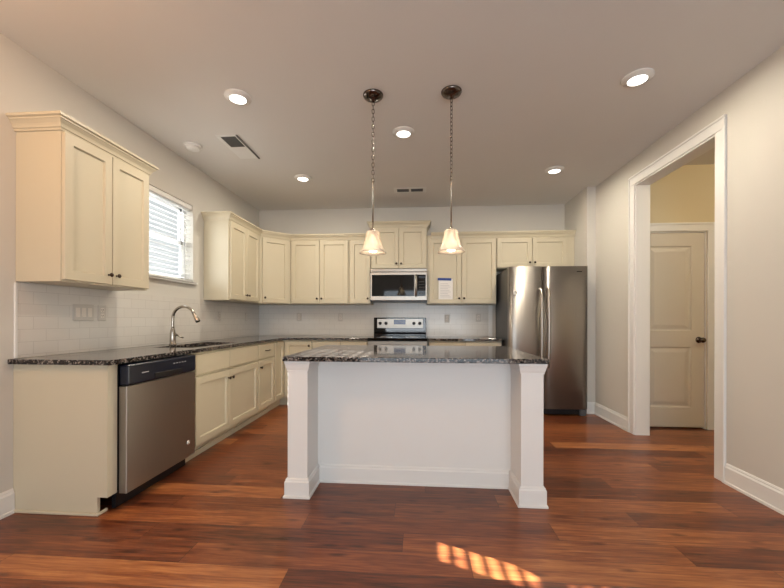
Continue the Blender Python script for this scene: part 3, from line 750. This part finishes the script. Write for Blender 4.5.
# ------------------------------------------------------------------ paper sheet taped to a cabinet door
t = thing('paper_sheet', 'white printed paper sheet hung with blue tape on the cabinet door beside the microwave', 'paper', (.36, UY-.0005, 1.40))
link('sheet', box(NB(), -.094, .094, -.0012, 0, 0, .27), M['paper'], t)
bm = NB()
for k in range(9): box(bm, -.07, .07-.02*(k % 3), -.0018, -.001, .03+k*.022, .036+k*.022)
link('printed_lines', bm, M['ink'], t)
bm = NB(); box(bm, -.105, .075, -.0028, -.0004, .252, .284)
bmesh.ops.rotate(bm, verts=bm.verts, cent=(0, 0, .268), matrix=Matrix.Rotation(.03, 3, 'Y'))
link('blue_tape', bm, M['tape'], t, 'strip of blue painter\'s tape')

# ------------------------------------------------------------------ pendants
def pendant(label, x, y):
    t = thing('pendant_light', label, 'pendant light', (x, y, CH), 0, 'pendants over the island')
    link('canopy', lathe(NB(), [(0, 0), (.073, 0), (.073, -.006), (.066, -.018), (.045, -.030), (.020, -.036), (.018, -.046), (.008, -.052), (0, -.052)], 28), M['darknickel'], t)
    bm = NB(); z = -.046; k = 0
    while z > -.600:
        pts = []
        for i in range(14):
            a = 2*PI*i/14; u, v = .0085*math.cos(a), .0085*math.sin(a)
            v += .0085 if v > 0 else -.0085
            pts.append((u, 0, z-.017+v) if k % 2 == 0 else (0, u, z-.017+v))
        tube(bm, pts, .0021, 6, True); z -= .0275; k += 1
    link('chain', bm, M['darknickel'], t)
    link('rod', lathe(NB(), [(0, -.618), (.008, -.620), (.0065, -.64), (.0055, -.645), (.0055, -.96), (0, -.96)], 12), M['nickel'], t)
    link('socket_cap', lathe(NB(), [(0, -.956), (.009, -.958), (.016, -.964), (.020, -.972), (.020, -.9765), (0, -.9765)], 20), M['nickel'], t)
    pr = [(.019, -.9765), (.040, -.980), (.0455, -.988), (.051, -1.02), (.059, -1.055), (.069, -1.09), (.082, -1.115), (.097, -1.137)]
    inn = [(r-.0035, z) for r, z in pr[::-1]]
    inn[-1] = (.017, -.980)
    link('shade', lathe(NB(), pr + inn + [pr[0]], 36, cap=False), M['shade'], t, 'frosted white glass bell shade')
    link('bulb', lathe(NB(), [(0, -1.0), (.013, -1.005), (.014, -1.03), (.028, -1.05), (.040, -1.08), (.038, -1.108), (.022, -1.128), (0, -1.133)], 20), M['bulb'], t, 'glowing warm bulb')
    return t
p1 = pendant('pendant light over the island, the one nearer the window wall', -.328, 2.59)
p2 = dup(p1, (.229, 2.59, CH), 0, 'pendant light over the island, the one nearer the refrigerator')
p2.rotation_euler = (0, 0, .6)

# ------------------------------------------------------------------ recessed lights
LP = [(-1.307, 2.540, 'recessed ceiling light over the dishwasher side of the room, in front of the square vent'),
      (-1.311, 4.036, 'recessed ceiling light in the far corner above the window-wall cabinets'),
      (-.131, 3.115, 'recessed ceiling light between the two pendants above the island'),
      (1.449, 4.005, 'recessed ceiling light in front of the refrigerator'),
      (1.447, 2.525, 'recessed ceiling light nearest the cased doorway')]
def downlight(label, x, y):
    t = thing('recessed_light', label, 'ceiling light', (x, y, CH), 0, 'recessed ceiling lights')
    link('trim_ring', lathe(NB(), [(.058, -.001), (.094, -.0005), (.095, -.006), (.088, -.010), (.070, -.013), (.060, -.022), (.058, -.022), (.058, -.001)], 32, cap=False), M['trim'], t)
    link('lens', lathe(NB(), [(0, -.002), (.058, -.002), (.058, -.020), (.04, -.0225), (0, -.0235)], 28), M['lens'], t, 'glowing round lens')
    return t
r0 = None
for x, y, lb in LP:
    r0 = downlight(lb, x, y) if r0 is None else dup(r0, (x, y, CH), 0, lb)
    light('downlight_lamp', 'AREA', (x, y, CH-.03), 15, (1, .89, .72), (0, 0, 0), shape='DISK', size=.11)
# assumed lamps without fixtures, out of view, for the left side and the hall
light('assumed_warm_fill', 'POINT', (-1.7, .75, 2.45), 38, (1, .56, .26), shadow_soft_size=.15)  # added warm point light, no fixture, tints the left cabinet and wall orange
light('assumed_hall_lamp', 'POINT', (3.3, 2.5, 2.55), 28, (1, .86, .62), shadow_soft_size=.1)  # added unseen light, assumed from the warm tone of the hall wall

# smoke detector, vents
t = thing('smoke_detector', 'round white smoke detector on the ceiling beside the window wall', 'smoke detector', (-2.091, 3.224, CH))
link('base', lathe(NB(), [(0, 0), (.078, 0), (.078, -.012), (.070, -.016), (0, -.016)], 32), M['trim'], t)
link('cover', lathe(NB(), [(0, -.016), (.062, -.016), (.058, -.032), (.046, -.040), (0, -.042)], 32), M['trim'], t)
def vent(label, x, y, lx, ly, pads, rim):
    t = thing('ceiling_vent', label, 'vent', (x, y, CH), 0, 'ceiling vents')
    bm = NB(); box(bm, -lx/2, lx/2, -ly/2, ly/2, -.004, -.0002, .001)
    link('frame', bm, M['trim'], t)
    for (a, b, c, d) in pads:
        gq = link('grille', box(NB(), a, b, c, d, -.0065, -.003), M['grille'], t, 'dark louvred grille')
        bm = NB(); n = max(3, int((d-c)/.014))
        for k in range(n):
            yy = c+(k+.5)*(d-c)/n; box(bm, a, b, yy-.002, yy+.001, -.009, -.006)
        link('louvres', bm, M['fridgeside'], gq)
    if rim:
        link('dark_edge', box(NB(), lx/2-.012, lx/2, -ly/2, ly/2, -.012, -.0035), M['grille'], t)  # dark strip along one edge of the panel
    return t
vent('white ceiling vent panel with one dark grille beside the smoke detector', -1.682, 3.287, .20, .46, [(-.062, .068, -.205, -.02)], True)
vent('long narrow ceiling vent with two dark grilles in front of the back wall', -.108, 4.51, .40, .17, [(-.16, -.012, -.045, .045), (.012, .16, -.045, .045)], False)
